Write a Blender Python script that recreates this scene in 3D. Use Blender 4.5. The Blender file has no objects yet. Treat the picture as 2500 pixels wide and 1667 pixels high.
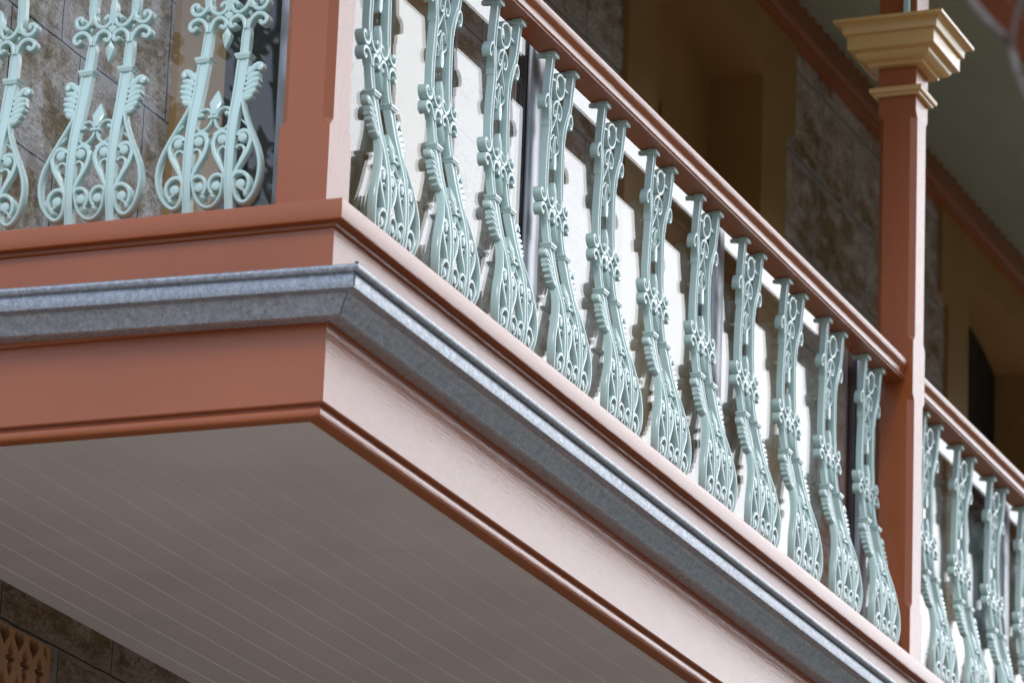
import bpy, bmesh, math, random
from mathutils import Vector, Matrix, noise as mnoise
random.seed(7)
R = math.radians
scene = bpy.context.scene
col = scene.collection

# ------------------------------------------------------------------ camera
CAM = Vector((-8.70620, -3.97216, -3.34833))
az, el, ro = R(22.30005), R(17.64006), R(2.21101)
fwd = Vector((math.cos(el)*math.cos(az), math.cos(el)*math.sin(az), math.sin(el)))
right = Vector((math.sin(az), -math.cos(az), 0)); up = right.cross(fwd)
r2 = right*math.cos(ro) + up*math.sin(ro); u2 = -right*math.sin(ro) + up*math.cos(ro)
cam = bpy.data.cameras.new("camera"); cam_o = bpy.data.objects.new("camera", cam); col.objects.link(cam_o)
cam.sensor_width = 36; cam.lens = 11644.163/2500*36; cam.clip_start = .5; cam.clip_end = 2000
cam_o.matrix_world = Matrix(((r2.x, u2.x, -fwd.x, CAM.x), (r2.y, u2.y, -fwd.y, CAM.y), (r2.z, u2.z, -fwd.z, CAM.z), (0, 0, 0, 1)))
cam.dof.use_dof = True; cam.dof.focus_distance = 11.6; cam.dof.aperture_fstop = 6.5
scene.camera = cam_o

# ------------------------------------------------------------------ sky and sun
SUN_AZ, SUN_EL = R(-168), R(40)        # direction towards the sun, azimuth from +X
world = bpy.data.worlds.new("World"); scene.world = world; world.use_nodes = True
nt = world.node_tree; nt.nodes.clear()
N = nt.nodes.new; L = nt.links.new
out = N("ShaderNodeOutputWorld"); bg = N("ShaderNodeBackground"); bg.inputs[1].default_value = .1
sky = N("ShaderNodeTexSky"); sky.sky_type = 'NISHITA'; sky.sun_disc = False
sky.sun_elevation = SUN_EL; sky.sun_rotation = math.pi/2 - SUN_AZ; sky.air_density = 1.2; sky.dust_density = 2.5
tc = N("ShaderNodeTexCoord"); mp = N("ShaderNodeMapping"); mp.inputs['Scale'].default_value = (1, 1, 2.2)
ns = N("ShaderNodeTexNoise"); ns.inputs['Scale'].default_value = 2.3; ns.inputs['Detail'].default_value = 6; ns.inputs['Roughness'].default_value = .55
cr = N("ShaderNodeValToRGB"); cr.color_ramp.elements[0].position = .34; cr.color_ramp.elements[1].position = .52
cr.color_ramp.elements[0].color = (.68, .68, .68, 1)
L(tc.outputs['Generated'], mp.inputs[0]); L(mp.outputs[0], ns.inputs[0]); L(ns.outputs[0], cr.inputs[0])
dot = N("ShaderNodeVectorMath"); dot.operation = 'DOT_PRODUCT'
GL_AZ, GL_EL = R(-17), R(20)
dot.inputs[1].default_value = (math.cos(GL_EL)*math.cos(GL_AZ), math.cos(GL_EL)*math.sin(GL_AZ), math.sin(GL_EL))
L(tc.outputs['Generated'], dot.inputs[0])
mr = N("ShaderNodeMapRange"); mr.inputs[1].default_value = .70; mr.inputs[2].default_value = 1.0; mr.inputs[3].default_value = 0; mr.inputs[4].default_value = 1
L(dot.outputs['Value'], mr.inputs[0])
pw = N("ShaderNodeMath"); pw.operation = 'POWER'; pw.inputs[1].default_value = 2.0; L(mr.outputs[0], pw.inputs[0])
cc = N("ShaderNodeMix"); cc.data_type = 'RGBA'
d2 = N("ShaderNodeVectorMath"); d2.operation = 'DOT_PRODUCT'; d2.inputs[1].default_value = (-.80, .50, .33)   # brighter cloud over the open western side
L(tc.outputs['Generated'], d2.inputs[0])
m2 = N("ShaderNodeMapRange"); m2.inputs[1].default_value = -.25; m2.inputs[2].default_value = .75
L(d2.outputs['Value'], m2.inputs[0])
c2 = N("ShaderNodeMix"); c2.data_type = 'RGBA'; c2.inputs[6].default_value = (6.5, 7.2, 8.6, 1); c2.inputs[7].default_value = (8.6, 10.0, 12.8, 1)
L(m2.outputs[0], c2.inputs[0]); L(c2.outputs[2], cc.inputs[6])
#
cc.inputs[7].default_value = (39, 40, 42, 1)
L(pw.outputs[0], cc.inputs[0])
mx = N("ShaderNodeMix"); mx.data_type = 'RGBA'
L(cr.outputs[0], mx.inputs[0]); L(sky.outputs[0], mx.inputs[6]); L(cc.outputs[2], mx.inputs[7])
L(mx.outputs[2], bg.inputs[0]); L(bg.outputs[0], out.inputs[0])
sun = bpy.data.lights.new("sun", 'SUN'); sun.energy = 1.0; sun.angle = R(14); sun.color = (1, .95, .88)
sun_o = bpy.data.objects.new("sun", sun); col.objects.link(sun_o)
sd = Vector((math.cos(SUN_EL)*math.cos(SUN_AZ), math.cos(SUN_EL)*math.sin(SUN_AZ), math.sin(SUN_EL)))
sun_o.rotation_euler = sd.to_track_quat('Z', 'Y').to_euler(); sun_o.location = (0, -20, 20)
vs = scene.view_settings; vs.view_transform = 'Standard'; vs.look = 'None'; vs.gamma = 1; vs.use_curve_mapping = False; vs.exposure = 0
scene.cycles.transparent_max_bounces = 24; scene.cycles.max_bounces = 8; scene.cycles.glossy_bounces = 5

# ------------------------------------------------------------------ materials
def mat(name):
    m = bpy.data.materials.new(name); m.use_nodes = True
    t = m.node_tree; t.nodes.clear()
    o = t.nodes.new("ShaderNodeOutputMaterial"); b = t.nodes.new("ShaderNodeBsdfPrincipled")
    t.links.new(b.outputs[0], o.inputs[0])
    return m, t, b
def noise_node(t, scale, vec=(1, 1, 1), detail=4, rough=.55, coord='Object'):
    c = t.nodes.new("ShaderNodeTexCoord"); p = t.nodes.new("ShaderNodeMapping"); p.inputs['Scale'].default_value = vec
    n = t.nodes.new("ShaderNodeTexNoise"); n.inputs['Scale'].default_value = scale; n.inputs['Detail'].default_value = detail; n.inputs['Roughness'].default_value = rough
    t.links.new(c.outputs[coord], p.inputs[0]); t.links.new(p.outputs[0], n.inputs['Vector'])
    return n
def ramp(t, src, stops):
    r = t.nodes.new("ShaderNodeValToRGB"); e = r.color_ramp.elements
    e[0].position, e[0].color = stops[0][0], (*stops[0][1], 1); e[1].position, e[1].color = stops[-1][0], (*stops[-1][1], 1)
    for p, c in stops[1:-1]:
        k = e.new(p); k.color = (*c, 1)
    t.links.new(src, r.inputs[0]); return r
def bump(t, src, b, strength, dist, prev=None):
    k = t.nodes.new("ShaderNodeBump"); k.inputs['Strength'].default_value = strength; k.inputs['Distance'].default_value = dist
    t.links.new(src, k.inputs['Height'])
    if prev: t.links.new(prev.outputs[0], k.inputs['Normal'])
    if b: t.links.new(k.outputs[0], b.inputs['Normal'])
    return k
def mixc(t, fac, a, b_, mode='MIX'):
    m = t.nodes.new("ShaderNodeMix"); m.data_type = 'RGBA'; m.blend_type = mode
    for i, v in ((0, fac), (6, a), (7, b_)):
        if hasattr(v, 'is_output') or hasattr(v, 'links'): t.links.new(v, m.inputs[i])
        elif isinstance(v, (int, float)): m.inputs[i].default_value = v
        else: m.inputs[i].default_value = (*v, 1)
    return m.outputs[2]
def mult(c, k): return tuple(x*k for x in c)

def paint(name, c, grain=None, rough=.17, bstr=.5, coat=.0):
    m, t, b = mat(name)
    n = noise_node(t, 3.0, detail=5)
    r = ramp(t, n.outputs[0], [(.3, mult(c, .93)), (.7, mult(c, 1.05))])
    t.links.new(r.outputs[0], b.inputs['Base Color'])
    b.inputs['IOR'].default_value = 1.6 if rough < .4 else 1.45; b.inputs['Coat Weight'].default_value = coat; b.inputs['Coat Roughness'].default_value = rough*.8
    rn = noise_node(t, 9.0, detail=3); mrr = t.nodes.new("ShaderNodeMapRange")
    mrr.inputs[3].default_value = rough*.8; mrr.inputs[4].default_value = rough*1.25
    t.links.new(rn.outputs[0], mrr.inputs[0]); t.links.new(mrr.outputs[0], b.inputs['Roughness'])
    if grain:
        gv = tuple(.07 if q < 1 else 1 for q in grain)
        g = noise_node(t, 185, gv, detail=4, rough=.7)
        k = bump(t, g.outputs[0], None, bstr*1.0, .0015)
        g3 = noise_node(t, 420, detail=2)
        k = bump(t, g3.outputs[0], None, bstr*.4, .0006, k)
        g2 = noise_node(t, 9, grain, detail=3)
        bump(t, g2.outputs[0], b, bstr*.2, .003, k)
    else:
        g = noise_node(t, 190, detail=3); k = bump(t, g.outputs[0], None, .3, .0008); g4 = noise_node(t, 45, detail=3); bump(t, g4.outputs[0], b, .25, .002, k)
    return m
TC = (.36, .094, .025)
M = {}
M['tcx'] = paint('terracotta_paint_x', TC, (.035, 1, 1))
M['tcy'] = paint('terracotta_paint_y', TC, (1, .035, 1))
M['tcz'] = paint('terracotta_paint_z', TC, (1, 1, .035))
M['rail'] = paint('terracotta_gloss', TC, (.03, 1, 1), rough=.12, bstr=.5)
M['mint'] = paint('mint_paint', (.53, .715, .68), None, rough=.22, coat=.35)
M['ochre'] = paint('ochre_paint', (.68, .42, .155), None, rough=.2)
M['tan'] = paint('tan_paint', (.42, .24, .085), None, rough=.6, coat=0)
M['soffit'] = paint('soffit_paint', (.63, .58, .565), None, rough=.5, coat=0)
M['dark'] = paint('dark_interior', (.02, .015, .013), None, rough=.7, coat=0)
M['gasket'] = paint('black_rubber', (.014, .015, .017), None, rough=.7)
M['roof'] = paint('green_grey_sheet', (.46, .53, .42), None, rough=.5, coat=0)
M['deck'] = paint('deck_boards', (.34, .27, .20), None, rough=.6, coat=0)
M['vent'] = paint('terracotta_tile', (.33, .165, .075), None, rough=.75)
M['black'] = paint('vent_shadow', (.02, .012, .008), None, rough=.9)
# galvanised steel
m, t, b = mat('galvanised_steel'); M['zinc'] = m
c = t.nodes.new("ShaderNodeTexCoord"); v = t.nodes.new("ShaderNodeTexVoronoi"); v.inputs['Scale'].default_value = 260; v.inputs['Randomness'].default_value = 1
t.links.new(c.outputs['Object'], v.inputs['Vector'])
sx = t.nodes.new("ShaderNodeSeparateColor"); t.links.new(v.outputs['Color'], sx.inputs[0])
n2 = noise_node(t, 60, detail=4, rough=.7)
r1 = ramp(t, sx.outputs[0], [(0, (.31, .34, .385)), (1, (.47, .505, .56))])
r2_ = ramp(t, n2.outputs[0], [(.3, (.7, .7, .7)), (.75, (1.25, 1.25, 1.25))])
t.links.new(mixc(t, 1.0, r1.outputs[0], r2_.outputs[0], 'MULTIPLY'), b.inputs['Base Color'])
b.inputs['Metallic'].default_value = .55
rr = t.nodes.new("ShaderNodeMapRange"); rr.inputs[3].default_value = .24; rr.inputs[4].default_value = .46
t.links.new(sx.outputs[1], rr.inputs[0]); t.links.new(rr.outputs[0], b.inputs['Roughness'])
k = bump(t, sx.outputs[2], None, .3, .0007); bump(t, n2.outputs[0], b, .15, .0012, k)
M['seam'] = paint('solder_seam', (.05, .055, .06), None, rough=.5, coat=0)
# aluminium
m, t, b = mat('anodised_aluminium'); M['alu'] = m
b.inputs['Base Color'].default_value = (.40, .41, .44, 1); b.inputs['Metallic'].default_value = .7; b.inputs['Roughness'].default_value = .38
# clear glass: one reflection off each face of the sheet, angle-dependent
m = bpy.data.materials.new('clear_glass'); m.use_nodes = True; t = m.node_tree; t.nodes.clear(); M['glass'] = m
o = t.nodes.new("ShaderNodeOutputMaterial"); tr = t.nodes.new("ShaderNodeBsdfTransparent"); tr.inputs[0].default_value = (.95, .97, .96, 1)
gl = t.nodes.new("ShaderNodeBsdfGlossy"); gl.inputs['Roughness'].default_value = .0
ge = t.nodes.new("ShaderNodeNewGeometry"); dt = t.nodes.new("ShaderNodeVectorMath"); dt.operation = 'DOT_PRODUCT'
t.links.new(ge.outputs['Normal'], dt.inputs[0]); t.links.new(ge.outputs['Incoming'], dt.inputs[1])
ab = t.nodes.new("ShaderNodeMath"); ab.operation = 'ABSOLUTE'; t.links.new(dt.outputs['Value'], ab.inputs[0])
om = t.nodes.new("ShaderNodeMath"); om.operation = 'SUBTRACT'; om.inputs[0].default_value = 1; t.links.new(ab.outputs[0], om.inputs[1])
pp = t.nodes.new("ShaderNodeMath"); pp.operation = 'POWER'; pp.inputs[1].default_value = 5.0; t.links.new(om.outputs[0], pp.inputs[0])
ma = t.nodes.new("ShaderNodeMath"); ma.operation = 'MULTIPLY_ADD'; ma.inputs[1].default_value = .95; ma.inputs[2].default_value = .058
t.links.new(pp.outputs[0], ma.inputs[0])
ms = t.nodes.new("ShaderNodeMixShader"); t.links.new(ma.outputs[0], ms.inputs[0]); t.links.new(tr.outputs[0], ms.inputs[1]); t.links.new(gl.outputs[0], ms.inputs[2])
t.links.new(ms.outputs[0], o.inputs[0])
# ashlar sandstone with rock-faced centres, smooth drafted margins and thin dark pointing
def stone(name, zoff, xoff, width, row, k_=(1, 1, 1)):
    m, t, b = mat(name)
    c = t.nodes.new("ShaderNodeTexCoord"); sep = t.nodes.new("ShaderNodeSeparateXYZ"); cmb = t.nodes.new("ShaderNodeCombineXYZ")
    t.links.new(c.outputs['Object'], sep.inputs[0])
    ax = t.nodes.new("ShaderNodeMath"); ax.inputs[1].default_value = xoff; t.links.new(sep.outputs[0], ax.inputs[0])
    azn = t.nodes.new("ShaderNodeMath"); azn.inputs[1].default_value = zoff; t.links.new(sep.outputs[2], azn.inputs[0])
    t.links.new(ax.outputs[0], cmb.inputs[0]); t.links.new(azn.outputs[0], cmb.inputs[1])
    wob = noise_node(t, 9, detail=2); wm = t.nodes.new("ShaderNodeVectorMath"); wm.operation = 'MULTIPLY_ADD'
    wm.inputs[1].default_value = (.012, .010, 0); t.links.new(wob.outputs['Color'], wm.inputs[0]); t.links.new(cmb.outputs[0], wm.inputs[2])
    def brick(mortar, smooth):
        k = t.nodes.new("ShaderNodeTexBrick"); k.inputs['Scale'].default_value = 1; k.inputs['Mortar Size'].default_value = mortar
        k.inputs['Mortar Smooth'].default_value = smooth; k.inputs['Brick Width'].default_value = width; k.inputs['Row Height'].default_value = row
        k.offset = .46; k.squash = .62; k.squash_frequency = 3
        k.inputs['Color1'].default_value = (0, 0, 0, 1); k.inputs['Color2'].default_value = (1, 1, 1, 1); k.inputs['Mortar'].default_value = (.5, .5, .5, 1)
        return k
    thin = brick(.0026, .0); t.links.new(wm.outputs[0], thin.inputs[0])
    wob2 = noise_node(t, 13, (.6, 1, 1), detail=5, rough=.7); wm2 = t.nodes.new("ShaderNodeVectorMath"); wm2.operation = 'MULTIPLY_ADD'
    wm2.inputs[1].default_value = (.22, .15, 0); t.links.new(wob2.outputs['Color'], wm2.inputs[0]); t.links.new(cmb.outputs[0], wm2.inputs[2])
    sub = t.nodes.new("ShaderNodeVectorMath"); sub.operation = 'SUBTRACT'; sub.inputs[1].default_value = (.10, .065, 0); t.links.new(wm2.outputs[0], sub.inputs[0])
    marg = brick(.030, .7); t.links.new(sub.outputs[0], marg.inputs[0])
    big = noise_node(t, 5.5, (.55, 1, 1), detail=4); fine = noise_node(t, 120, (.5, 1, .8), detail=6, rough=.75); mid = noise_node(t, 15, (.42, 1, 1), detail=7, rough=.72)
    rock = ramp(t, mid.outputs[0], [(.36, (.20, .14, .08)), (.48, (.30, .23, .16)), (.6, (.50, .46, .44))])
    pale = ramp(t, mid.outputs[0], [(.38, (.36, .31, .26)), (.55, (.58, .55, .55))])
    cm = ramp(t, big.outputs[0], [(.42, (0, 0, 0)), (.58, (1, 1, 1))])
    rockc = mixc(t, cm.outputs[0], rock.outputs[0], pale.outputs[0])
    fr = ramp(t, fine.outputs[0], [(.33, (.35, .30, .25)), (.5, (.95, .93, .9)), (.68, (1.35, 1.35, 1.35))])
    rockc = mixc(t, 1.0, rockc, fr.outputs[0], 'MULTIPLY')
    smooth = ramp(t, big.outputs[0], [(.3, (.37, .345, .35)), (.7, (.47, .445, .45))])
    cA = mixc(t, marg.outputs['Fac'], rockc, smooth.outputs[0])
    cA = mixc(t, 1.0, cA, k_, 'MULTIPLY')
    cB = mixc(t, thin.outputs['Fac'], cA, (.02, .02, .022))
    t.links.new(cB, b.inputs['Base Color']); b.inputs['Roughness'].default_value = .85; b.inputs['IOR'].default_value = 1.35
    inv = t.nodes.new("ShaderNodeMath"); inv.operation = 'SUBTRACT'; inv.inputs[0].default_value = 1; t.links.new(marg.outputs['Fac'], inv.inputs[1])
    hh = t.nodes.new("ShaderNodeMath"); hh.operation = 'MULTIPLY'; t.links.new(inv.outputs[0], hh.inputs[0]); t.links.new(mid.outputs[0], hh.inputs[1])
    k1 = bump(t, hh.outputs[0], None, .6, .03)
    k2 = bump(t, fine.outputs[0], None, .45, .012, k1)
    iv = t.nodes.new("ShaderNodeMath"); iv.operation = 'SUBTRACT'; iv.inputs[0].default_value = 1; t.links.new(thin.outputs['Fac'], iv.inputs[1])
    bump(t, iv.outputs[0], b, .25, .003, k2)
    return m
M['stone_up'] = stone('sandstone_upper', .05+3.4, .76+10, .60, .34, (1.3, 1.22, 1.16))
M['stone_lo'] = stone('sandstone_lower_shaded', .55+3.4, -1.41+.60*8, .60, .34, (.50, .40, .30))  # same stone, weathered browner, with the shade under the balcony multiplied in
# ground
m, t, b = mat('asphalt'); M['ground'] = m
n = noise_node(t, 4, detail=6); r = ramp(t, n.outputs[0], [(.3, (.045, .05, .03)), (.7, (.085, .085, .05))]); t.links.new(r.outputs[0], b.inputs['Base Color']); b.inputs['Roughness'].default_value = .9
# bark
m, t, b = mat('bark'); M['bark'] = m
n = noise_node(t, 40, (1, 1, .3), detail=4); r = ramp(t, n.outputs[0], [(.3, (.085, .065, .055)), (.7, (.17, .14, .125))]); t.links.new(r.outputs[0], b.inputs['Base Color']); b.inputs['Roughness'].default_value = .8
bump(t, n.outputs[0], b, .5, .004)

# ------------------------------------------------------------------ object helpers
def obj(name, bm, m, parent=None, angle=35, smooth=True, loc=None):
    me = bpy.data.meshes.new(name)
    bmesh.ops.recalc_face_normals(bm, faces=bm.faces[:])
    bm.to_mesh(me); bm.free()
    if smooth:
        me.polygons.foreach_set('use_smooth', [True]*len(me.polygons)); me.set_sharp_from_angle(angle=R(angle))
    me.materials.append(m)
    o = bpy.data.objects.new(name, me); col.objects.link(o)
    if parent: o.parent = parent
    if loc: o.location = loc
    return o
def tag(o, label=None, cat=None, group=None, kind=None):
    if label: o['label'] = label
    if cat: o['category'] = cat
    if group: o['group'] = group
    if kind: o['kind'] = kind
    return o
def thing(name, label, cat, loc=(0, 0, 0), group=None):
    o = bpy.data.objects.new(name, None); col.objects.link(o); o.location = loc; o.empty_display_size = .1
    return tag(o, label, cat, group)
def bx(bm, x0, x1, y0, y1, z0, z1, bev=0):
    vs_ = [bm.verts.new((x, y, z)) for x in (x0, x1) for y in (y0, y1) for z in (z0, z1)]
    fs = [bm.faces.new([vs_[i] for i in q]) for q in ((0, 1, 3, 2), (4, 6, 7, 5), (0, 4, 5, 1), (2, 3, 7, 6), (0, 2, 6, 4), (1, 5, 7, 3))]
    if bev:
        es = {e for f in fs for e in f.edges}
        bmesh.ops.bevel(bm, geom=list(es), offset=bev, segments=2, profile=.5, affect='EDGES')
def newbm(): return bmesh.new()
def box_obj(name, b, m, parent=None, bev=0):
    bm = newbm(); bx(bm, *b, bev=bev); return obj(name, bm, m, parent)
def loft(bm, rings, close_ends=True):
    rs = [[bm.verts.new(p) for p in r] for r in rings]
    for a, b_ in zip(rs, rs[1:]):
        n_ = len(a)
        for i in range(n_):
            bm.faces.new((a[i], a[(i+1) % n_], b_[(i+1) % n_], b_[i]))
    if close_ends:
        bm.faces.new(rs[0]); bm.faces.new(rs[-1][::-1])
def mitre(bm, prof, xend, yend, sA=0, sB=0, x0=0, y0=0):
    """closed section of (d, z) points run along both sides of the corner; d is how far it stands out"""
    B = [(x0-d, yend, z+sB*(yend-y0)) for d, z in prof]
    C_ = [(x0-d, y0-d, z) for d, z in prof]
    A = [(xend, y0-d, z+sA*(xend-x0)) for d, z in prof]
    loft(bm, [B, C_, A])
def runx(bm, prof, xa, xb):
    loft(bm, [[(xa, y, z) for y, z in prof], [(xb, y, z) for y, z in prof]])
def runy(bm, prof, ya, yb):
    loft(bm, [[(x, ya, z) for x, z in prof], [(x, yb, z) for x, z in prof]])
def arc(cx, cz, rx, rz, a0, a1, n_):
    return [(cx+rx*math.cos(R(a0+(a1-a0)*i/n_)), cz+rz*math.sin(R(a0+(a1-a0)*i/n_))) for i in range(n_+1)]

XE = 9.2; W = 1.36            # east end of what is built, face of the house wall
# ------------------------------------------------------------------ ground
bm = newbm(); s_ = 400
vv = [bm.verts.new((x, y, -5)) for x, y in ((-s_, -s_), (s_, -s_), (s_, s_), (-s_, s_))]; bm.faces.new(vv)
tag(obj('ground', bm, M['ground'], smooth=False), kind='structure')
m, t, b = mat('warm_paving'); M['paving'] = m
n = noise_node(t, 2.5, detail=6); r = ramp(t, n.outputs[0], [(.3, (.31, .26, .215)), (.7, (.44, .38, .32))]); t.links.new(r.outputs[0], b.inputs['Base Color']); b.inputs['Roughness'].default_value = .85
bm = newbm(); bx(bm, -18, 16, -7, 16, -5.05, -4.9)
tag(obj('bounce_path', bm, M['paving'], smooth=False), kind='structure')  # unseen pale paving, added to bounce warm light up under the balcony

m, t, b = mat('added_trees'); M['far'] = m
n = noise_node(t, .12, detail=6, rough=.7); r = ramp(t, n.outputs[0], [(.3, (.03, .04, .025)), (.7, (.075, .085, .055))]); t.links.new(r.outputs[0], b.inputs['Base Color']); b.inputs['Roughness'].default_value = .9
bm = newbm(); rings = []
for i in range(181):
    a = R(-170+i*1.5); h_ = 17+7*mnoise.noise(Vector((i*.09, 2.3, 0)))+3*mnoise.noise(Vector((i*.5, 7.1, 0)))
    rings.append([(q*math.cos(a), q*math.sin(a), z) for q, z in ((118, -5.5), (126, -5+h_*.45), (138, -5+h_*.8), (152, -5+h_), (175, -5+h_*.9), (200, -6))])
loft(bm, rings); tag(obj('unseen_treeline', bm, M['far'], angle=80), kind='structure')  # unseen treeline ring, added to darken the low sky in reflections

# ------------------------------------------------------------------ house: walls, openings, surrounds
house = thing('stone_house', 'sandstone house wall with tan painted arched surrounds behind the balcony', 'house', (3, 1.5, -5))
def under(o, p):
    o.parent = p; o.matrix_parent_inverse = Matrix.Translation(p.location).inverted(); return o
OPEN = [(2.68, 'dark'), (5.996, 'tan'), (9.70, 'dark')]
def wall_bm(x0, x1, z0, z1, holes, y0=W, th=.45):
    bm = newbm(); xs = x0
    for cx in holes:
        a, b_ = cx-.62, cx+.62
        bx(bm, xs, a, y0, y0+th, z0, z1)
        bx(bm, a, b_, y0, y0+th, 2.99, z1)
        xs = b_
    bx(bm, xs, x1, y0, y0+th, z0, z1); return bm
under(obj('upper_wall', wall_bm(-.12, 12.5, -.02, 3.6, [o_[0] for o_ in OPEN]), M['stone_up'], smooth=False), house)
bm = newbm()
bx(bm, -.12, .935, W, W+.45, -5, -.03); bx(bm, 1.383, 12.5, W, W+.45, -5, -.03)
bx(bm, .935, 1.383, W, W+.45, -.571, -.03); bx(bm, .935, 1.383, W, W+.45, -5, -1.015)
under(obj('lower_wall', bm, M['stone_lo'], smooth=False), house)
def arch_pts(cx, hw, zs, zc, n_=18, z0=.0):
    h = zc-zs; rad = (hw*hw+h*h)/(2*h); c0 = zc-rad; a = math.asin(hw/rad)
    pts = [(cx+hw, z0), (cx+hw, zs)]
    pts += [(cx+rad*math.sin(a-2*a*i/n_), c0+rad*math.cos(a-2*a*i/n_)) for i in range(1, n_)]
    pts += [(cx-hw, zs), (cx-hw, z0)]; return pts
for cx, kind in OPEN:
    inner = arch_pts(cx, .545, 2.825, 2.935)
    # outer outline with ears, matched point for point with the inner one
    outer = [(cx+.825, 0), (cx+.825, 2.693), (cx+.92, 2.72), (cx+.92, 3.10)]
    k_ = len(inner)-2*len(outer)
    top = [(cx+.92-1.84*(i+1)/(k_+1), 3.10) for i in range(k_)]
    outer = outer + top + [(2*cx-x, z) for x, z in outer[::-1]]
    inner2 = [inner[0], (cx+.545, 2.0)] + inner[1:2] + inner[2:-2] + inner[-2:-1] + [(cx-.545, 2.0)] + [inner[-1]]
    inner2 = inner
    bm = newbm(); yf, yb = W-.02, W+.19
    vo = [bm.verts.new((x, yf, z)) for x, z in outer]; vi = [bm.verts.new((x, yf, z)) for x, z in inner2]
    wo = [bm.verts.new((x, W+.01, z)) for x, z in outer]; wi = [bm.verts.new((x, yb, z)) for x, z in inner2]
    for i in range(len(outer)-1):
        bm.faces.new((vo[i], vo[i+1], vi[i+1], vi[i])); bm.faces.new((vo[i+1], vo[i], wo[i], wo[i+1])); bm.faces.new((vi[i], vi[i+1], wi[i+1], wi[i]))
    sr = under(obj('window_surround', bm, M['tan'], angle=30), house)
    bm = newbm()
    bx(bm, cx-.60, cx+.60, W+.185, W+.22, 0, 3.0)
    dr = under(obj('door', bm, M['tan'] if kind == 'tan' else M['dark'], smooth=False), house)  # near-black leaves stand in for the unlit interior of the openings
    bm = newbm()
    for a, b_ in ((cx-.50, cx-.03), (cx+.03, cx+.50)):
        for z0, z1 in ((.15, .95), (1.1, 2.55)):
            bx(bm, a, b_, W+.175, W+.184, z0, z1)
    o_ = obj('door_panel', bm, M['tan'] if kind == 'tan' else M['gasket'], smooth=False)
    o_.parent = dr; 
# beam along the head of the wall
bm = newbm(); runx(bm, [(W-.004, 3.075), (W-.045, 3.075), (W-.045, 3.105), (W-.06, 3.11), (W-.06, 3.14), (W-.045, 3.15), (W-.045, 3.255), (W-.004, 3.255)], -.3, 12.5)
under(obj('wall_plate', bm, M['tcx'], angle=20), house)
# veranda roof: corrugated sheet and its front beam
def roof_z(y): return 3.245-.42*(W-y)
bm = newbm(); nx = 1500; xs = [.03+12.5*i/nx for i in range(nx+1)]
rows = []
for y in (W, .75, .1, -.24):
    rows.append([(bm.verts.new((x, y, roof_z(y)+.011*math.sin(2*math.pi*x/.092))), bm.verts.new((x, y, roof_z(y)+.002+.011*math.sin(2*math.pi*x/.092)))) for x in xs])
for a, b_ in zip(rows, rows[1:]):
    for i in range(nx):
        bm.faces.new((a[i][0], a[i+1][0], b_[i+1][0], b_[i][0]))
        bm.faces.new((a[i][1], b_[i][1], b_[i+1][1], a[i+1][1]))
roof = thing('veranda_roof', 'green-grey corrugated veranda roof sloping out from the house wall', 'roof', (3, .5, 3))
under(obj('corrugated_sheet', bm, M['roof'], angle=60), roof)
bm = newbm(); runx(bm, [(.08, 2.50), (.182, 2.50), (.182, 2.66), (.075, 2.66), (.075, 2.55), (.068, 2.545), (.068, 2.51)], .19, 12.3)
under(obj('front_beam', bm, M['tcx']), roof)
bm = newbm(); runy(bm, [(.08, 2.50), (.182, 2.50), (.182, 2.66), (.068, 2.66), (.068, 2.51)], .19, W-.06)
under(obj('end_beam', bm, M['tcy']), roof)

# ------------------------------------------------------------------ balcony deck with its edge boards and soffit
balcony = thing('balcony', 'terracotta painted balcony edge with moulded boards and pale boarded soffit', 'balcony', (0, 0, -.4))
def part_m(name, prof, m, parent, **k):
    bm = newbm(); mitre(bm, prof, XE, W, **k); return under(obj(name, bm, m, angle=28), parent)
part_m('sill_board', [(-.25, 0), (-.006, 0), (-.0015, -.0015), (0, -.006), (0, -.043), (-.0015, -.0465), (-.006, -.048), (-.25, -.048)], M['tcx'], balcony)
part_m('cove_moulding', [(-.05, -.0482), (-.0205, -.0482), (-.0205, -.051), (-.0225, -.0555), (-.0265, -.0575), (-.05, -.0575)], M['tcx'], balcony)
part_m('upper_fascia', [(-.06, -.0578), (-.0282, -.0578), (-.0282, -.262), (-.06, -.262)], M['tcx'], balcony)
part_m('lower_fascia', [(-.07, -.2625), (-.0395, -.2625), (-.0395, -.4375), (-.042, -.440), (-.07, -.440)], M['tcx'], balcony)
part_m('bead', [(-.09, -.4402), (-.054, -.4402), (-.054, -.4455), (-.0505, -.448), (-.0482, -.453), (-.0482, -.460), (-.0500, -.465), (-.0535, -.4678), (-.0828, -.4680), (-.09, -.466)], M['tcx'], balcony)
# soffit boards: V-jointed, running along the long side
prof = []; y = .0829; pitch = .0912
prof.append((y, -.4635))
yj = .9314
while yj-pitch > .09: yj -= pitch
while yj < W:
    prof += [(yj-.0012, -.4635), (yj, -.4578), (yj+.0060, -.4635)]; yj += pitch
prof += [(W, -.4635), (W, -.445), (.0829, -.445)]
bm = newbm(); runx(bm, prof, .0829, XE)
under(obj('soffit_boards', bm, M['soffit'], smooth=False), balcony)
bm = newbm(); bx(bm, .251, XE, .251, W, -.04, -.003); under(obj('deck', bm, M['deck'], smooth=False), balcony)

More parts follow.
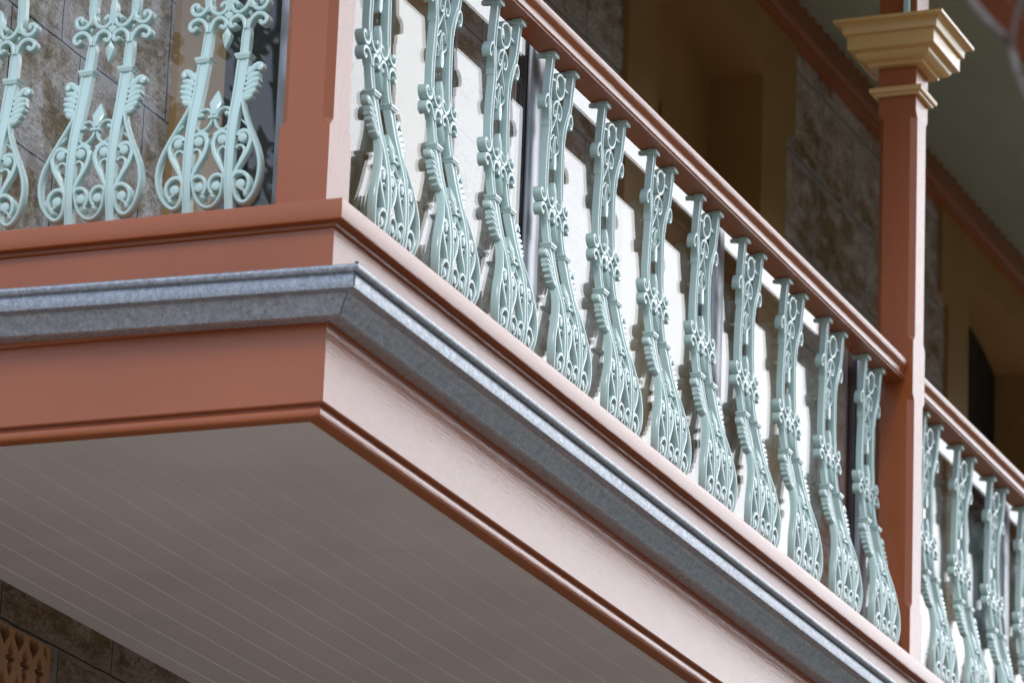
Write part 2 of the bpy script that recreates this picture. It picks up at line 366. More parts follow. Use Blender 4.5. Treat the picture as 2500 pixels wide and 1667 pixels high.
# gutter
gutter = thing('gutter', 'galvanised steel gutter with rolled lip wrapped round the balcony corner', 'gutter', (0, 0, -.25))
lip = [(.0735+.0085*math.cos(R(a)), -.1885+.0085*math.sin(R(a))) for a in range(150, -151, -30)]
gp = [(.0585, -.180)] + lip + [(.0665, -.1965), (.0660, -.1985), (.0668, -.2), (.0660, -.2265), (.0650, -.2285), (.0425, -.2297), (.039, -.232), (.0345, -.239), (.0275, -.247), (.0215, -.256), (.0175, -.263), (.0135, -.2675), (.008, -.2695), (0, -.2700), (-.0250, -.2692), (-.0255, -.2672), (.006, -.2675), (.018, -.252), (.035, -.232), (.0415, -.2275), (.0625, -.2262), (.0605, -.2), (.0605, -.192)]
bm = newbm(); mitre(bm, gp, XE, W, sA=.0006, sB=.0209); under(obj('gutter_trough', bm, M['zinc'], angle=25), gutter)
bm = newbm(); bmesh.ops.create_uvsphere(bm, u_segments=12, v_segments=8, radius=.0045, matrix=Matrix.Translation((-.0745, -.0745, -.1785)) @ Matrix.Diagonal((1, 1, .5, 1)))
under(obj('solder_blob', bm, M['gasket']), gutter)
bm = newbm(); bx(bm, -.0688, -.0660, -.0688, -.0660, -.2265, -.199)
loft(bm, [[(-d_-.0012, -d_+.0006, z_), (-d_+.0006, -d_-.0012, z_), (-d_+.003, -d_+.003, z_)] for d_, z_ in ((.0418, -.2302), (.0385, -.2335), (.0345, -.2395), (.0275, -.2475), (.0215, -.2565), (.0140, -.2675))])
under(obj('mitre_seam', bm, M['seam'], smooth=False), gutter)

# ------------------------------------------------------------------ posts
P0, PW = .0716, .1196
def octa(x0, x1, y0, y1, c, z): return [(x0+c, y0, z), (x1-c, y0, z), (x1, y0+c, z), (x1, y1-c, z), (x1-c, y1, z), (x0+c, y1, z), (x0, y1-c, z), (x0, y0+c, z)]
def sqring(bm, x0, x1, y0, y1, prof):
    loft(bm, [[(x0-d, y0-d, z), (x1+d, y0-d, z), (x1+d, y1+d, z), (x0-d, y1+d, z)] for d, z in prof])
def make_post(x, label):
    p = thing('veranda_post', label, 'post', (x+PW/2, P0+PW/2, 0), 'terracotta veranda posts')
    h = PW/2; e, c = .0012, .0175
    bm = newbm()
    zc = [(0, e), (.197, e), (.216, c), (.840, c), (.858, e), (1.022, e), (1.040, c), (1.735, c), (1.755, e), (2.499, e)]
    loft(bm, [octa(-h, h, -h, h, cc_, z) for z, cc_ in zc]); obj('shaft', bm, M['tcz'], p, angle=12)
    cove = arc(.113-.004, 2.003, .018, .018, 90, 180, 5)
    prof = [(-.001, 1.9005), (.0265, 1.9005), (.0275, 1.9015), (.0275, 1.911), (.030, 1.9125)] + [(.030+.027*math.sin(R(a)), 1.9125+.0235*(1-math.cos(R(a)))) for a in range(0, 91, 15)] + \
           [(.0575, 1.9425-.006), (.0765, 1.9425), (.0775, 1.9435), (.0780, 1.9885), (.087, 1.9890), (.089, 1.9930), (.0895, 2.002)] + \
           [(.0895+.0195*(1-math.cos(R(a))), 2.002+.0190*math.sin(R(a))) for a in range(10, 91, 16)] + [(.112, 2.0215), (.113, 2.0225), (.113, 2.032), (.112, 2.033), (-.001, 2.036)]
    bm = newbm(); sqring(bm, -h, h, -h, h, prof); obj('capital', bm, M['ochre'], p, angle=25)
    prof = [(-.001, 1.8065), (.012, 1.8065), (.0135, 1.8085), (.0140, 1.8135), (.0165, 1.8145), (.0215, 1.8165), (.0235, 1.8215), (.0235, 1.8275), (.0205, 1.8330), (-.001, 1.8345)]
    bm = newbm(); sqring(bm, -h, h, -h, h, prof); obj('necking', bm, M['ochre'], p, angle=35)
    return p
POSTX = [P0, 4.314, 8.556]
make_post(POSTX[0], 'thick terracotta post standing on the corner of the balcony sill')
make_post(POSTX[1], 'terracotta post with ochre moulded capital between the two long handrails')
make_post(POSTX[2], 'farthest terracotta post at the far end of the second bay')

# ------------------------------------------------------------------ handrails
RC = .134
def smooth2(pts, n_=4):
    P = [Vector((a, b_)) for a, b_ in pts]; P = [2*P[0]-P[1]]+P+[2*P[-1]-P[-2]]; o_ = []
    for i in range(1, len(P)-2):
        for k_ in range(n_):
            q = k_/n_; o_.append(tuple(.5*((2*P[i])+(P[i+1]-P[i-1])*q+(2*P[i-1]-5*P[i]+4*P[i+1]-P[i+2])*q*q+(3*P[i]-P[i-1]-3*P[i+1]+P[i+2])*q**3)))
    return o_+[tuple(P[-2])]
half = [(.0330, .899), (.0338, .8994), (.0338, .9002)] + smooth2([(.0345, .9012), (.0350, .9030), (.0378, .9046)], 3) + smooth2([(.0386, .9048), (.0393, .9062), (.0390, .9080), (.0378, .9090)], 3) + \
       smooth2([(.0366, .9096), (.0356, .9150), (.0358, .9200), (.0380, .9262), (.0425, .9325), (.0466, .9400), (.0487, .9480), (.0490, .9530), (.0478, .9575), (.0440, .9620), (.0380, .9668), (.0280, .9708), (.0140, .9730)], 4)
rp = [(RC-a, z) for a, z in half] + [(RC, .9734)] + [(RC+a, z) for a, z in half[::-1]]
def rail(label, a, b_, axis='x'):
    bm = newbm(); (runx if axis == 'x' else runy)(bm, rp, a, b_)
    return tag(obj('handrail', bm, M['rail'] if axis == 'x' else M['tcy'], angle=24), label, 'handrail', 'terracotta handrails')
rail('moulded terracotta handrail from the corner post to the post with the ochre capital', P0+PW-.002, 4.316)
rail('moulded terracotta handrail beyond the post with the ochre capital, running off right', 4.4316, 8.558)
rail('short handrail over the left end of the balcony, above the left mint balusters', P0+PW-.002, W, 'y')

# ------------------------------------------------------------------ glass balustrade behind the ironwork
YG = .224
def pane(label, box, fr):
    t_ = thing('glass_panel', label, 'glass panel', ((box[0]+box[1])/2, (box[2]+box[3])/2, 0), 'clear glass panels behind the ironwork')
    bm = newbm(); bx(bm, *box); under(obj('glass_sheet', bm, M['glass'], smooth=False), t_)
    bm = newbm(); bx(bm, *fr); under(obj('bottom_channel', bm, M['gasket'], smooth=False), t_)
    return t_
ap = [1.605, 2.972, 4.285, 5.81, 7.17]
segs = [.262]+ap
names = ['clear glass panel nearest the corner post on the long side', 'second clear glass panel from the corner post on the long side', 'clear glass panel just before the post with the ochre capital',
         'first clear glass panel beyond the post with the ochre capital', 'second clear glass panel beyond the post with the ochre capital']
for i in range(5):
    a, b_ = segs[i]+(.045 if i else 0), segs[i+1]-.045
    pane(names[i], (a+.006, b_-.006, YG, YG+.0042, .012, .965), (a, b_, YG-.012, YG+.023, -.002, .014))
pane('clear glass panel across the left end of the balcony', (YG, YG+.0042, .262, W-.01, .012, .965), (YG-.012, YG+.023, .262, W-.005, -.002, .014))
anames = ['first silver aluminium glazing post from the corner', 'second silver aluminium glazing post from the corner', 'silver aluminium glazing post behind the post with the ochre capital',
          'silver aluminium glazing post in the middle of the second bay', 'silver aluminium glazing post far along the second bay']
def glpost(label, x, y, hx=.041, hy=.026):
    t_ = thing('glazing_post', label, 'glazing post', (x, y, 0), 'aluminium glazing posts')
    bm = newbm(); loft(bm, [[(sx_*hx*cx_, sy_*hy*cy_, z) for sx_, sy_, cx_, cy_ in ((-1, -1, .8, 1), (1, -1, .8, 1), (1, -1, .96, .85), (1, -1, 1, .55), (1, 1, 1, .8), (1, 1, .8, 1), (-1, 1, .8, 1), (-1, 1, 1, .8), (-1, -1, 1, .55), (-1, -1, .96, .85))] for z in (0, .985)])
    obj('aluminium_post', bm, M['alu'], t_, angle=50)
    bm = newbm(); bx(bm, -hx-.011, -hx-.0005, -.012, .014, .002, .98); obj('seal', bm, M['gasket'], t_, smooth=False)
    return t_
for nme, x in zip(anames, ap): glpost(nme, x, YG+.012)
bm = newbm(); bx(bm, .198, .262, .198, .262, 0, .985, bev=.004)
tag(obj('glazing_post', bm, M['alu']), 'slim silver glazing post directly behind the corner post', 'glazing post', 'aluminium glazing posts')

# ------------------------------------------------------------------ cast-iron baluster panels
ZS = [0, .04, .09, .15, .2, .245, .32, .40, .44, .51, .6, .73, .83, .899]
DS = [.093, .088, .079, .0775, .081, .089, .109, .126, .133, .1395, .1435, .1405, .133, .1275]
def D(z):
    """front face of the casting: bellied out at the foot, drawn in at the waist (smooth cubic through the samples)"""
    z = max(0, min(.899, z)); i = 0
    while i < len(ZS)-2 and z > ZS[i+1]: i += 1
    def sl(k):
        if k <= 0 or k >= len(ZS)-1: return (DS[min(k+1, len(ZS)-1)]-DS[max(k-1, 0)])/(ZS[min(k+1, len(ZS)-1)]-ZS[max(k-1, 0)])
        return (DS[k+1]-DS[k-1])/(ZS[k+1]-ZS[k-1])
    h = ZS[i+1]-ZS[i]; s = (z-ZS[i])/h
    return (2*s**3-3*s*s+1)*DS[i]+(s**3-2*s*s+s)*h*sl(i)+(-2*s**3+3*s*s)*DS[i+1]+(s**3-s*s)*h*sl(i+1)
def catmull(pts, n_):
    P = [Vector(p) for p in pts]; P = [2*P[0]-P[1]]+P+[2*P[-1]-P[-2]]; o_ = []
    for i in range(1, len(P)-2):
        for k_ in range(n_):
            s = k_/n_
            o_.append(.5*((2*P[i])+(P[i+1]-P[i-1])*s+(2*P[i-1]-5*P[i]+4*P[i+1]-P[i+2])*s*s+(3*P[i]-P[i-1]-3*P[i+1]+P[i+2])*s**3))
    o_.append(P[-2]); return o_
SIMPLE = [(-1, 1), (-1, .13), (-.86, .035), (-.6, 0), (.6, 0), (.86, .035), (1, .13), (1, 1)]
FLUTE = [(-1, 1), (-1, .06), (-.92, .01), (-.62, 0), (-.5, .13), (.5, .13), (.62, 0), (.92, .01), (1, .06), (1, 1)]
ROUND = [(-1, 1), (-1, .35), (-.8, .12), (-.35, 0), (.35, 0), (.8, .12), (1, .35), (1, 1)]
def stroke(bm, pts, w, T=.02, e=0, prof=SIMPLE, n_=5):
    """band swept along (u, z[, width factor]) points, T deep, its face e behind the front surface"""
    pts = [(p[0], p[1], p[2] if len(p) > 2 else 1) for p in pts]
    P = catmull(pts, n_); rings = []
    for i, p in enumerate(P):
        a, b_ = P[max(i-1, 0)], P[min(i+1, len(P)-1)]
        tx, tz = b_[0]-a[0], b_[1]-a[1]; l_ = math.hypot(tx, tz) or 1; nx_, nz_ = tz/l_, -tx/l_
        d0 = D(p[1])+e
        rings.append([(p[0]+nx_*s*w*p[2]/2, d0+d*T, p[1]+nz_*s*w*p[2]/2) for s, d in prof])
    loft(bm, rings)
def mir(pts): return [(-p[0],)+tuple(p[1:]) for p in pts]
def both(bm, pts, *a, **k): stroke(bm, pts, *a, **k); stroke(bm, mir(pts), *a, **k)
def blob(bm, u, z, r, T=.02, e=0, dome=.25):
    n_ = 12; d0 = D(z)+e
    loft(bm, [[(u+r*q*math.cos(2*math.pi*i/n_), d0+y, z+r*q*math.sin(2*math.pi*i/n_)) for i in range(n_)] for q, y in ((1, T), (1, .003), (.85, .0008), (.45, -dome*r*.6), (.12, -dome*r))])
def both_blob(bm, u, z, r, **k): blob(bm, u, z, r, **k); blob(bm, -u, z, r, **k)
def leaf(bm, out_, T=.012, e=.004, ridge=.004):
    cu = sum(p[0] for p in out_)/len(out_); cz = sum(p[1] for p in out_)/len(out_); d = lambda z: D(z)+e
    F = [bm.verts.new((u, d(z), z)) for u, z in out_]; Bk = [bm.verts.new((u, d(z)+T, z)) for u, z in out_]
    c_ = bm.verts.new((cu, d(cz)-ridge, cz)); n_ = len(out_)
    for i in range(n_):
        bm.faces.new((F[i], F[(i+1) % n_], c_)); bm.faces.new((F[(i+1) % n_], F[i], Bk[i], Bk[(i+1) % n_]))
    bm.faces.new(Bk)
def make_panel():
    p = thing('baluster_panel', '', 'baluster', (0, 0, 0)); mt = M['mint']
    for s in (-1, 1):
        f = (lambda q: q) if s < 0 else mir
        bm = newbm(); stroke(bm, f([(-.0505, 0, .86), (-.0505, .06, .86), (-.0500, .15, .92), (-.0492, .27, 1.05), (-.0482, .395, 1.22)]), .0235, T=.018, prof=FLUTE)
        stroke(bm, f([(-.0482, .398), (-.0472, .43), (-.0465, .462, .95), (-.0462, .4935, .35)]), .0215, T=.0172, e=.0012, prof=FLUTE)
        obj('leg', bm, mt, p)
        bm = newbm()
        stroke(bm, f([(-.0525, .522, .35), (-.0528, .548, .95), (-.0530, .57), (-.0505, .62), (-.0470, .68), (-.0465, .715), (-.0535, .75), (-.0625, .775), (-.0690, .80), (-.0705, .84), (-.0705, .888)]), .0195, T=.018, prof=FLUTE)
        stroke(bm, f([(-.0535, .715), (-.0560, .745), (-.0600, .768), (-.0680, .782), (-.0800, .786), (-.0895, .778), (-.0925, .765), (-.0880, .754), (-.0800, .755), (-.0780, .762, 1)][:9]), .0085, T=.021, e=-.0005)
        blob(bm, *((-.0800, .7605) if s < 0 else (.0800, .7605)), .0052, T=.021)
        obj('upright', bm, mt, p)
        bm = newbm(); c_ = s*.0705
        bx(bm, c_-.0165, c_+.0165, .1195, .1460, .8845, .8985, bev=.0022)
        loft(bm, [[(c_+a*.010, y+(.006 if abs(a) < .9 else 0), z) for a, y in ((-1, .145), (1, .145), (1, .164), (.5, .168), (-.5, .168), (-1, .164))] for z in (.8890, .8975)])
        obj('flange', bm, mt, p)
        bm = newbm(); c_ = s*.0485; yc = D(.4)+.009
        loft(bm, [[(c_-a, yc-b_, z-.10*0), (c_+a, yc-b_, z), (c_+a, yc+b_, z), (c_-a, yc+b_, z)] for a, b_, z in ((.0135, .011, .3925), (.0165, .0138, .3945), (.0165, .0138, .3975), (.0185, .0152, .3995), (.0195, .0160, .4035), (.0175, .0148, .4065), (.0120, .0105, .4085))])
        obj('collar', bm, mt, p)
        bm = newbm()                                            # side acanthus leaf of the leg
        tips = [((-.062, .352), (-.078, .371), (-.0885, .3760), (-.0930, .3690), (-.0890, .3620)), ((-.064, .338), (-.078, .350), (-.0925, .3525)), ((-.064, .325), (-.080, .336), (-.0950, .3395)), ((-.063, .312), (-.079, .321), (-.0945, .3265)), ((-.062, .300), (-.077, .306), (-.0905, .3120)), ((-.061, .292), (-.073, .294), (-.0840, .2995))]
        for q in tips: stroke(bm, f([(u, z, 1 if i == 0 else (1.15 if i < len(q)-1 else .8)) for i, (u, z) in enumerate(q)]), .0140, T=.018, e=.001, prof=ROUND)
        stroke(bm, f([(-.0640, .372, .7), (-.0720, .345, 1.3), (-.0740, .320, 1.2), (-.0700, .295, .8)]), .0170, T=.014, e=.003, prof=ROUND)
        obj('acanthus_leaf', bm, mt, p)
        # band of the belly: down the side, round the foot, up beside the leg and over into the outer scroll
        bm = newbm()
        stroke(bm, f([(-.0605, .300, .75), (-.0680, .270, .8), (-.0830, .2325, .9), (-.1020, .192, 1), (-.1165, .157), (-.1228, .123), (-.1185, .088), (-.1065, .062), (-.0900, .0465), (-.0765, .0475), (-.0660, .0610), (-.0615, .0835), (-.0600, .099)]), .0115, T=.019, prof=ROUND)
        stroke(bm, f([(-.0585, .098), (-.0660, .1085), (-.0775, .1115), (-.0890, .1075), (-.0975, .0970), (-.0995, .0840), (-.0960, .0725), (-.0905, .0650)]), .0092, T=.02)
        for (u, z, r_) in ((-.0790, .0850, .0118), (-.0905, .0620, .0062)): blob(bm, u if s < 0 else -u, z, r_, T=.02, e=.001, dome=.07 if r_ > .01 else .35)
        stroke(bm, f([(-.0905, .0650), (-.0850, .0720), (-.0790, .0740)]), .0050, T=.018)
        obj('belly_band', bm, mt, p)
        bm = newbm()                                            # twin leaf scrolls springing from the leg
        stroke(bm, f([(-.0600, .104, .7), (-.0765, .1345), (-.0900, .1575), (-.0972, .1810), (-.0960, .1955), (-.0895, .2055), (-.0785, .2090), (-.0690, .2050), (-.0655, .1980, .8)]), .0098, T=.016, e=.002)
        blob(bm, s*.0775, .1925, .0112, T=.016, e=.0015, dome=.06)
        stroke(bm, f([(-.0415, .106, .7), (-.0270, .1355), (-.0140, .1590), (-.0080, .1810), (-.0095, .1965), (-.0175, .2085), (-.0290, .2120), (-.0380, .2065, .8)]), .0098, T=.016, e=.002)
        blob(bm, s*.0285, .1930, .0118, T=.016, e=.0015, dome=.06)
        stroke(bm, f([(-.0640, .112, .6), (-.0740, .1370), (-.0830, .1580), (-.0805, .1710), (-.0710, .1750), (-.0625, .1690)]), .0055, T=.013, e=.004)
        stroke(bm, f([(-.0380, .114, .6), (-.0285, .1370), (-.0215, .1570), (-.0235, .1700), (-.0330, .1755), (-.0410, .1690)]), .0055, T=.013, e=.004)
        stroke(bm, f([(-.0950, .2120, .5), (-.0830, .2240), (-.0690, .2370, .5)]), .0055, T=.012, e=.004)
        obj('leaf_scroll', bm, mt, p)
        bm = newbm()                                            # crossing scrolls at the waist
        stroke(bm, f([(-.0525, .548, .8), (-.0560, .530), (-.0640, .5190), (-.0740, .5150), (-.0830, .5165), (-.0900, .5240), (-.0915, .5335), (-.0860, .5405), (-.0790, .5395), (-.0765, .5335, .8)]), .0098, T=.022, e=-.0005)
        stroke(bm, f([(-.0495, .552, .8), (-.0470, .5345), (-.0405, .5215), (-.0310, .5140), (-.0215, .5120), (-.0120, .5165), (-.0062, .5255), (-.0065, .5350), (-.0135, .5385), (-.0195, .5350, .8)]), .0098, T=.022, e=-.0005)
        stroke(bm, f([(-.0500, .470, .8), (-.0530, .4850), (-.0600, .4970), (-.0715, .5040), (-.0845, .5015), (-.0925, .4935), (-.0930, .4840), (-.0860, .4780), (-.0790, .4800, .8)]), .0098, T=.022, e=-.0005)
        stroke(bm, f([(-.0425, .470, .8), (-.0395, .4860), (-.0340, .4975), (-.0245, .5030), (-.0145, .5015), (-.0065, .4945), (-.0045, .4855), (-.0080, .4785), (-.0155, .4775, .8)]), .0098, T=.022, e=-.0005)
        for u, z in ((.0775, .5325), (.0195, .5330), (.0785, .4830), (.0165, .4810)): blob(bm, s*u, z, .0062, T=.021)
        leaf(bm, [(s*.0520, .5140), (s*.0570, .5080), (s*.0520, .5010), (s*.0470, .5080)], T=.012, e=.002)
        obj('waist_scroll', bm, mt, p)
    bm = newbm()
    leaf(bm, [(-.0120, .509), (0, .518), (.0120, .509), (0, .496)], T=.016, e=.001, ridge=.002)
    leaf(bm, [(0, .4780), (.0105, .4590), (.0085, .4470), (0, .4240), (-.0085, .4470), (-.0105, .4590)], T=.014, e=0, ridge=.006)
    obj('pendant', bm, mt, p)
    bm = newbm(); leaf(bm, [(0, .5120), (.0075, .5300), (.0095, .5560), (.0065, .5750), (0, .5840), (-.0065, .5750), (-.0095, .5560), (-.0075, .5300)], T=.014, e=0, ridge=.005); obj('finial', bm, mt, p)
    bm = newbm()                                                # scrolls between the feet
    stroke(bm, [(-.0370, .108, .7), (-.0350, .0880), (-.0290, .0640), (-.0160, .0470), (0, .0410), (.0160, .0470), (.0290, .0640), (.0350, .0880), (.0370, .108, .7)], .0092, T=.019, prof=ROUND)
    both(bm, [(-.0385, .100, .8), (-.0330, .1075), (-.0225, .1105), (-.0120, .1065), (-.0055, .0965), (-.0040, .0850), (-.0075, .0750), (-.0125, .0690)], .0080, T=.02)
    both_blob(bm, .0200, .0860, .0115, T=.02, e=.001, dome=.06); both_blob(bm, .0120, .0635, .0062, T=.02, dome=.5)
    obj('foot_scroll', bm, mt, p)
    bm = newbm()                                                # fleur-de-lis
    leaf(bm, [(0, .3190), (.0085, .3020), (.0150, .2870), (.0095, .2720), (.0035, .2580), (-.0035, .2580), (-.0095, .2720), (-.0150, .2870), (-.0085, .3020)], T=.013, e=.001, ridge=.006)
    both(bm, [(-.0050, .2560, .9), (-.0120, .2680), (-.0220, .2730), (-.0330, .2700), (-.0375, .2610), (-.0330, .2530, .8)], .0080, T=.014, e=.002, prof=ROUND)
    both_blob(bm, .0300, .2575, .0058, T=.014, e=.002); stroke(bm, [(-.0120, .2500), (0, .2510), (.0120, .2500)], .0070, T=.016, e=-.001)
    both(bm, [(-.0030, .2460, .9), (-.0090, .2290), (-.0200, .2190), (-.0310, .2200), (-.0400, .2310, .8)], .0078, T=.013, e=.003, prof=ROUND)
    both(bm, [(-.0210, .2170), (-.0140, .2120), (-.0060, .2060)], .0060, T=.013, e=.004)
    obj('fleur_de_lis', bm, mt, p)
    bm = newbm()                                                # ring under the handrail with its links
    ring = [(.0285*math.cos(R(a)), .8365+(.0285 if math.sin(R(a)) > 0 else .0325)*math.sin(R(a))) for a in range(90, 451, 30)]
    stroke(bm, ring, .0085, T=.015, e=.004, n_=3)
    both(bm, [(-.0320, .8400), (-.0480, .8380), (-.0620, .8385)], .0075, T=.012, e=.005)
    stroke(bm, [(0, .8060), (0, .7960), (0, .7860)], .0110, T=.014, e=.004)
    obj('ring', bm, mt, p)
    bm = newbm()                                                # tendrils between the uprights
    both(bm, [(-.0020, .7960, .8), (-.0110, .7925), (-.0230, .7840), (-.0285, .7710), (-.0245, .7575), (-.0140, .7530), (-.0085, .7590), (-.0100, .7680, .8)], .0068, T=.014, e=.004)
    both_blob(bm, .0135, .7650, .0046, T=.014, e=.004)
    stroke(bm, [(0, .7880), (0, .7700), (0, .7480)], .0070, T=.013, e=.005)
    both(bm, [(-.0010, .7560, .8), (-.0090, .7370), (-.0220, .7150), (-.0330, .6940), (-.0335, .6790), (-.0250, .6690), (-.0140, .6600), (-.0120, .6480), (-.0165, .6400, .7)], .0062, T=.013, e=.005)
    both(bm, [(-.0310, .6870, .7), (-.0210, .6920), (-.0150, .7010), (-.0090, .7060), (-.0030, .7000), (-.0040, .6880), (-.0060, .6740), (-.0040, .6600), (0, .6480)], .0055, T=.012, e=.005)
    leaf(bm, [(0, .6620), (.0085, .6480), (.0095, .6300), (.0060, .6170), (-.0060, .6170), (-.0095, .6300), (-.0085, .6480)], T=.020, e=.001, ridge=.002)
    obj('tendril', bm, mt, p)
    return p
proto = make_panel()
def dup(root, loc, rz, label, group):
    r = root.copy(); col.objects.link(r); r.location = loc; r.rotation_euler = (0, 0, rz); r['label'] = label; r['group'] = group
    for ch in list(root.children):
        c_ = ch.copy(); col.objects.link(c_); c_.parent = r
    return r
ords = ['first', 'second', 'third', 'fourth', 'fifth', 'sixth', 'seventh', 'eighth', 'ninth', 'tenth', 'eleventh']
spots = []
for n_ in range(11):
    spots.append(((1.5655+.3642*(n_-3), 0, 0), 0, f'{ords[n_]} mint cast-iron baluster from the corner post on the long side', 'mint balusters along the first long bay'))
for n_ in range(6):
    spots.append(((4.711+.3642*n_, 0, 0), 0, f'{ords[n_]} mint cast-iron baluster beyond the post with the ochre capital', 'mint balusters along the second long bay'))
for n_ in range(4):
    spots.append(((0, .3615+.2865*n_, 0), -math.pi/2, f'{ords[n_]} mint cast-iron baluster left of the corner post, on the short end', 'mint balusters across the short end'))
for i, (loc, rz, lab, grp) in enumerate(spots):
    if i == 0: proto.location = loc; proto['label'] = lab; proto['group'] = grp
    else: dup(proto, loc, rz, lab, grp)

# ------------------------------------------------------------------ iron brackets above the capital
def bracket(x, s, label):
    t_ = thing('iron_bracket', label, 'bracket', (x, .134, 2.04), 'mint iron brackets under the roof beam')
    bm = newbm()
    def sw(pts, w):
        P = catmull([(a, b_, 1) for a, b_ in pts], 6); rings = []
        for i, p in enumerate(P):
            a, b_ = P[max(i-1, 0)], P[min(i+1, len(P)-1)]; tx, tz = b_[0]-a[0], b_[1]-a[1]; l_ = math.hypot(tx, tz) or 1
            rings.append([(s*(p[0]+tz/l_*q*w/2), d, p[1]-tx/l_*q*w/2) for q, d in ((-1, .009), (-1, -.007), (-.6, -.009), (.6, -.009), (1, -.007), (1, .009))])
        loft(bm, rings)
    sw([(-.012, 0), (-.010, .015), (-.016, .045), (-.012, .10), (-.02, .2), (-.05, .3), (-.12, .38), (-.22, .43), (-.33, .445)], .020)
    sw([(-.012, .10), (-.05, .13), (-.075, .18), (-.06, .22), (-.035, .2)], .012)
    sw([(-.012, .44), (-.012, .25), (-.012, .02)], .012)
    sw([(-.34, .452), (-.2, .452), (-.005, .452)], .012)
    obj('scroll', bm, M['mint'], t_)
    bm = newbm(); bx(bm, min(0, -s*.024), max(0, -s*.024), -.012, .012, -.004, .016, bev=.003); obj('foot', bm, M['mint'], t_)
    return t_
b1 = bracket(POSTX[1], 1, 'small mint iron bracket standing on the near side of the ochre capital'); b1.location.y = .098
b2 = bracket(POSTX[1]+PW, -1, 'mint iron bracket on the far side of the ochre capital post, under the beam'); b2.location.y = .134

# ------------------------------------------------------------------ terracotta air vent in the lower wall
vent = thing('air_vent', 'pierced terracotta air vent set in the stone under the balcony', 'vent', (1.13, W, -.80))
VX0, VX1, VZ0, VZ1 = .93, 1.388, -1.02, -.5655
cxv, czv, hw, hh_ = (VX0+VX1)/2, (VZ0+VZ1)/2, (VX1-VX0)/2, (VZ1-VZ0)/2
rc = .016; outl = []
for qx, qz, a0 in ((1, 1, 0), (-1, 1, 90), (-1, -1, 180), (1, -1, 270)):
    outl += [(cxv+qx*(hw-rc)+rc*math.cos(R(a0+a)), czv+qz*(hh_-rc)+rc*math.sin(R(a0+a))) for a in range(0, 91, 30)]
bm = newbm(); loft(bm, [[(x, W-.006, z) for x, z in outl], [(x, W+.03, z) for x, z in outl]])
plate = obj('vent_plate', bm, M['vent'], smooth=False)
def heart(cx, cz):
    pts = [(0, .011), (.006, .0185), (.0135, .0205), (.0205, .0175), (.0250, .0090), (.0240, -.0010), (.0170, -.0105), (.0080, -.0185), (.0015, -.0270)]
    return [(cx+a, cz+b_) for a, b_ in pts]+[(cx-a, cz+b_) for a, b_ in pts[:0:-1]]
def spindle(cx, cz):
    r_ = [(.0005, .038), (.005, .030), (.0125, .021), (.0140, .012), (.0085, .006), (.0110, .0045), (.0225, .0040), (.0235, -.0030), (.0215, -.0080), (.0085, -.0085), (.0085, -.0130), (.0130, -.0200), (.0125, -.0290), (.0050, -.0410), (.0005, -.0470)]
    return [(cx+a, cz+b_) for a, b_ in r_]+[(cx-a, cz+b_) for a, b_ in r_[::-1]]
def flame(cx, cz):
    r_ = [(.0004, .034), (.004, .022), (.0125, .010), (.0160, -.003), (.0130, -.016), (.0060, -.026), (.0004, -.034)]
    return [(cx+a, cz+b_) for a, b_ in r_]+[(cx-a, cz+b_) for a, b_ in r_[::-1]]
bmc = newbm()
def hole(pts): loft(bmc, [[(x, W-.03, z) for x, z in pts], [(x, W+.06, z) for x, z in pts]])
dropr = [(1.357, -.570), (1.364, -.576), (1.3690, -.588), (1.3715, -.609), (1.366, -.603), (1.3535, -.592), (1.3500, -.583), (1.3515, -.575)]
hole(dropr)
for r0_ in range(3):
    dz = -.1330*r0_
    for i in range(5):
        hx = 1.2980-.0763*i
        if hx > VX0+.04: hole(heart(hx, -.5885+dz)); 
    for i in range(6):
        sx2 = 1.3335-.0763*i
        if sx2 > VX0+.03: hole(spindle(sx2, -.6405+dz))
        fx = 1.2980-.0763*i
        if fx > VX0+.03: hole(flame(fx, -.7065+dz*1.0) if False else flame(fx, -.7065+dz))
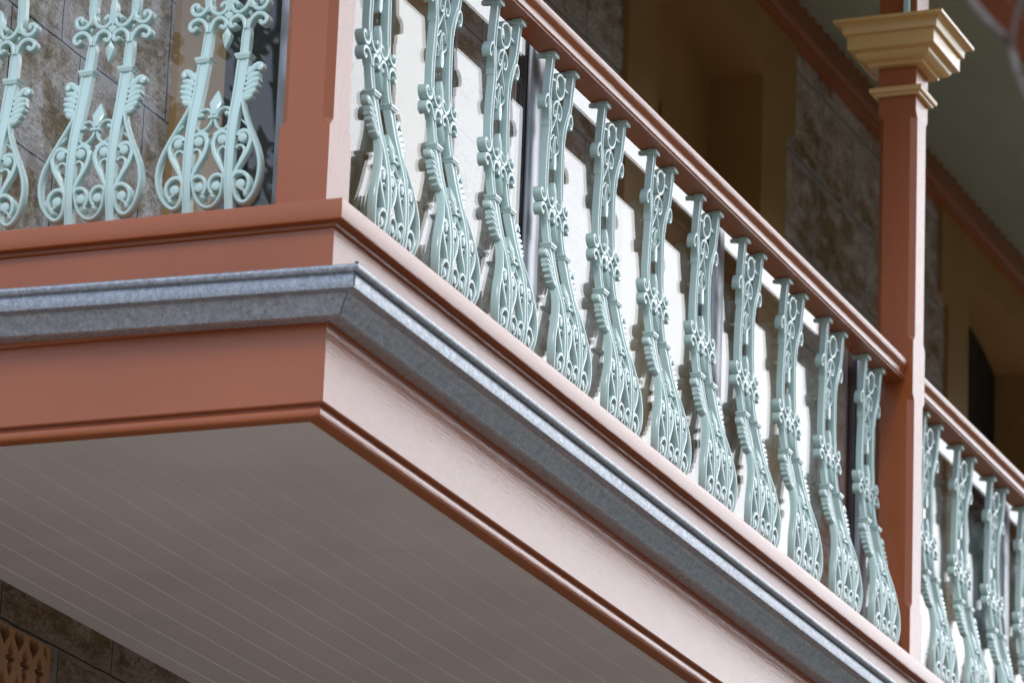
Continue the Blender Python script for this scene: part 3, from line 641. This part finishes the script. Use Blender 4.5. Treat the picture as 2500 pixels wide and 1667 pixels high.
me_c = bpy.data.meshes.new('cutter'); bmesh.ops.recalc_face_normals(bmc, faces=bmc.faces[:]); bmc.to_mesh(me_c); bmc.free()
cut = bpy.data.objects.new('cutter', me_c); col.objects.link(cut)
md = plate.modifiers.new('holes', 'BOOLEAN'); md.operation = 'DIFFERENCE'; md.object = cut; md.solver = 'EXACT'; md.use_self = True
dg = bpy.context.evaluated_depsgraph_get(); me_n = bpy.data.meshes.new_from_object(plate.evaluated_get(dg))
plate.modifiers.clear(); plate.data = me_n; bpy.data.objects.remove(cut)
under(plate, vent)
bm = newbm(); bx(bm, VX0+.002, VX1-.002, W+.0305, W+.034, VZ0+.002, VZ1-.002); under(obj('duct_shade', bm, M['black'], smooth=False), vent)  # black sheet painted as the darkness inside the pierced holes

# ------------------------------------------------------------------ bare twig hanging between the camera and the balcony
def at(px, py, depth): 
    d = fwd + r2*((px-1250)/11644.163) - u2*((py-833.5)/11644.163); return CAM + d*depth
tw = thing('twig', 'bare out-of-focus twig hanging in front of the top right corner', 'twig', tuple(at(2400, -400, 6)))
def tube(pts, r0, r1):
    P = catmull([tuple(p) for p in pts], 6); rings = []
    for i, p in enumerate(P):
        a, b_ = P[max(i-1, 0)], P[min(i+1, len(P)-1)]; tg = (b_-a).normalized(); s1 = tg.orthogonal().normalized(); s2_ = tg.cross(s1)
        rr_ = (r0+(r1-r0)*i/(len(P)-1))*(1+.06*math.sin(i*.9))
        rings.append([tuple(p+(s1*math.cos(2*math.pi*k/8)+s2_*math.sin(2*math.pi*k/8))*rr_) for k in range(8)])
    bm = newbm(); loft(bm, rings); return bm
under(obj('branchlet', tube([at(2200, -500, 6.3), at(2300, -200, 6.2), at(2362, -20, 6.1), at(2405, 42, 6.05), at(2448, 85, 6.0), at(2470, 125, 6.0), at(2484, 175, 5.95), at(2503, 225, 5.9), at(2540, 330, 5.9)], .0058, .0036), M['bark']), tw)
under(obj('branchlet', tube([at(2560, -420, 6.2), at(2530, -200, 6.1), at(2500, -20, 6.0), at(2478, 60, 6.0), at(2472, 120, 6.0)], .0040, .0028), M['bark']), tw)
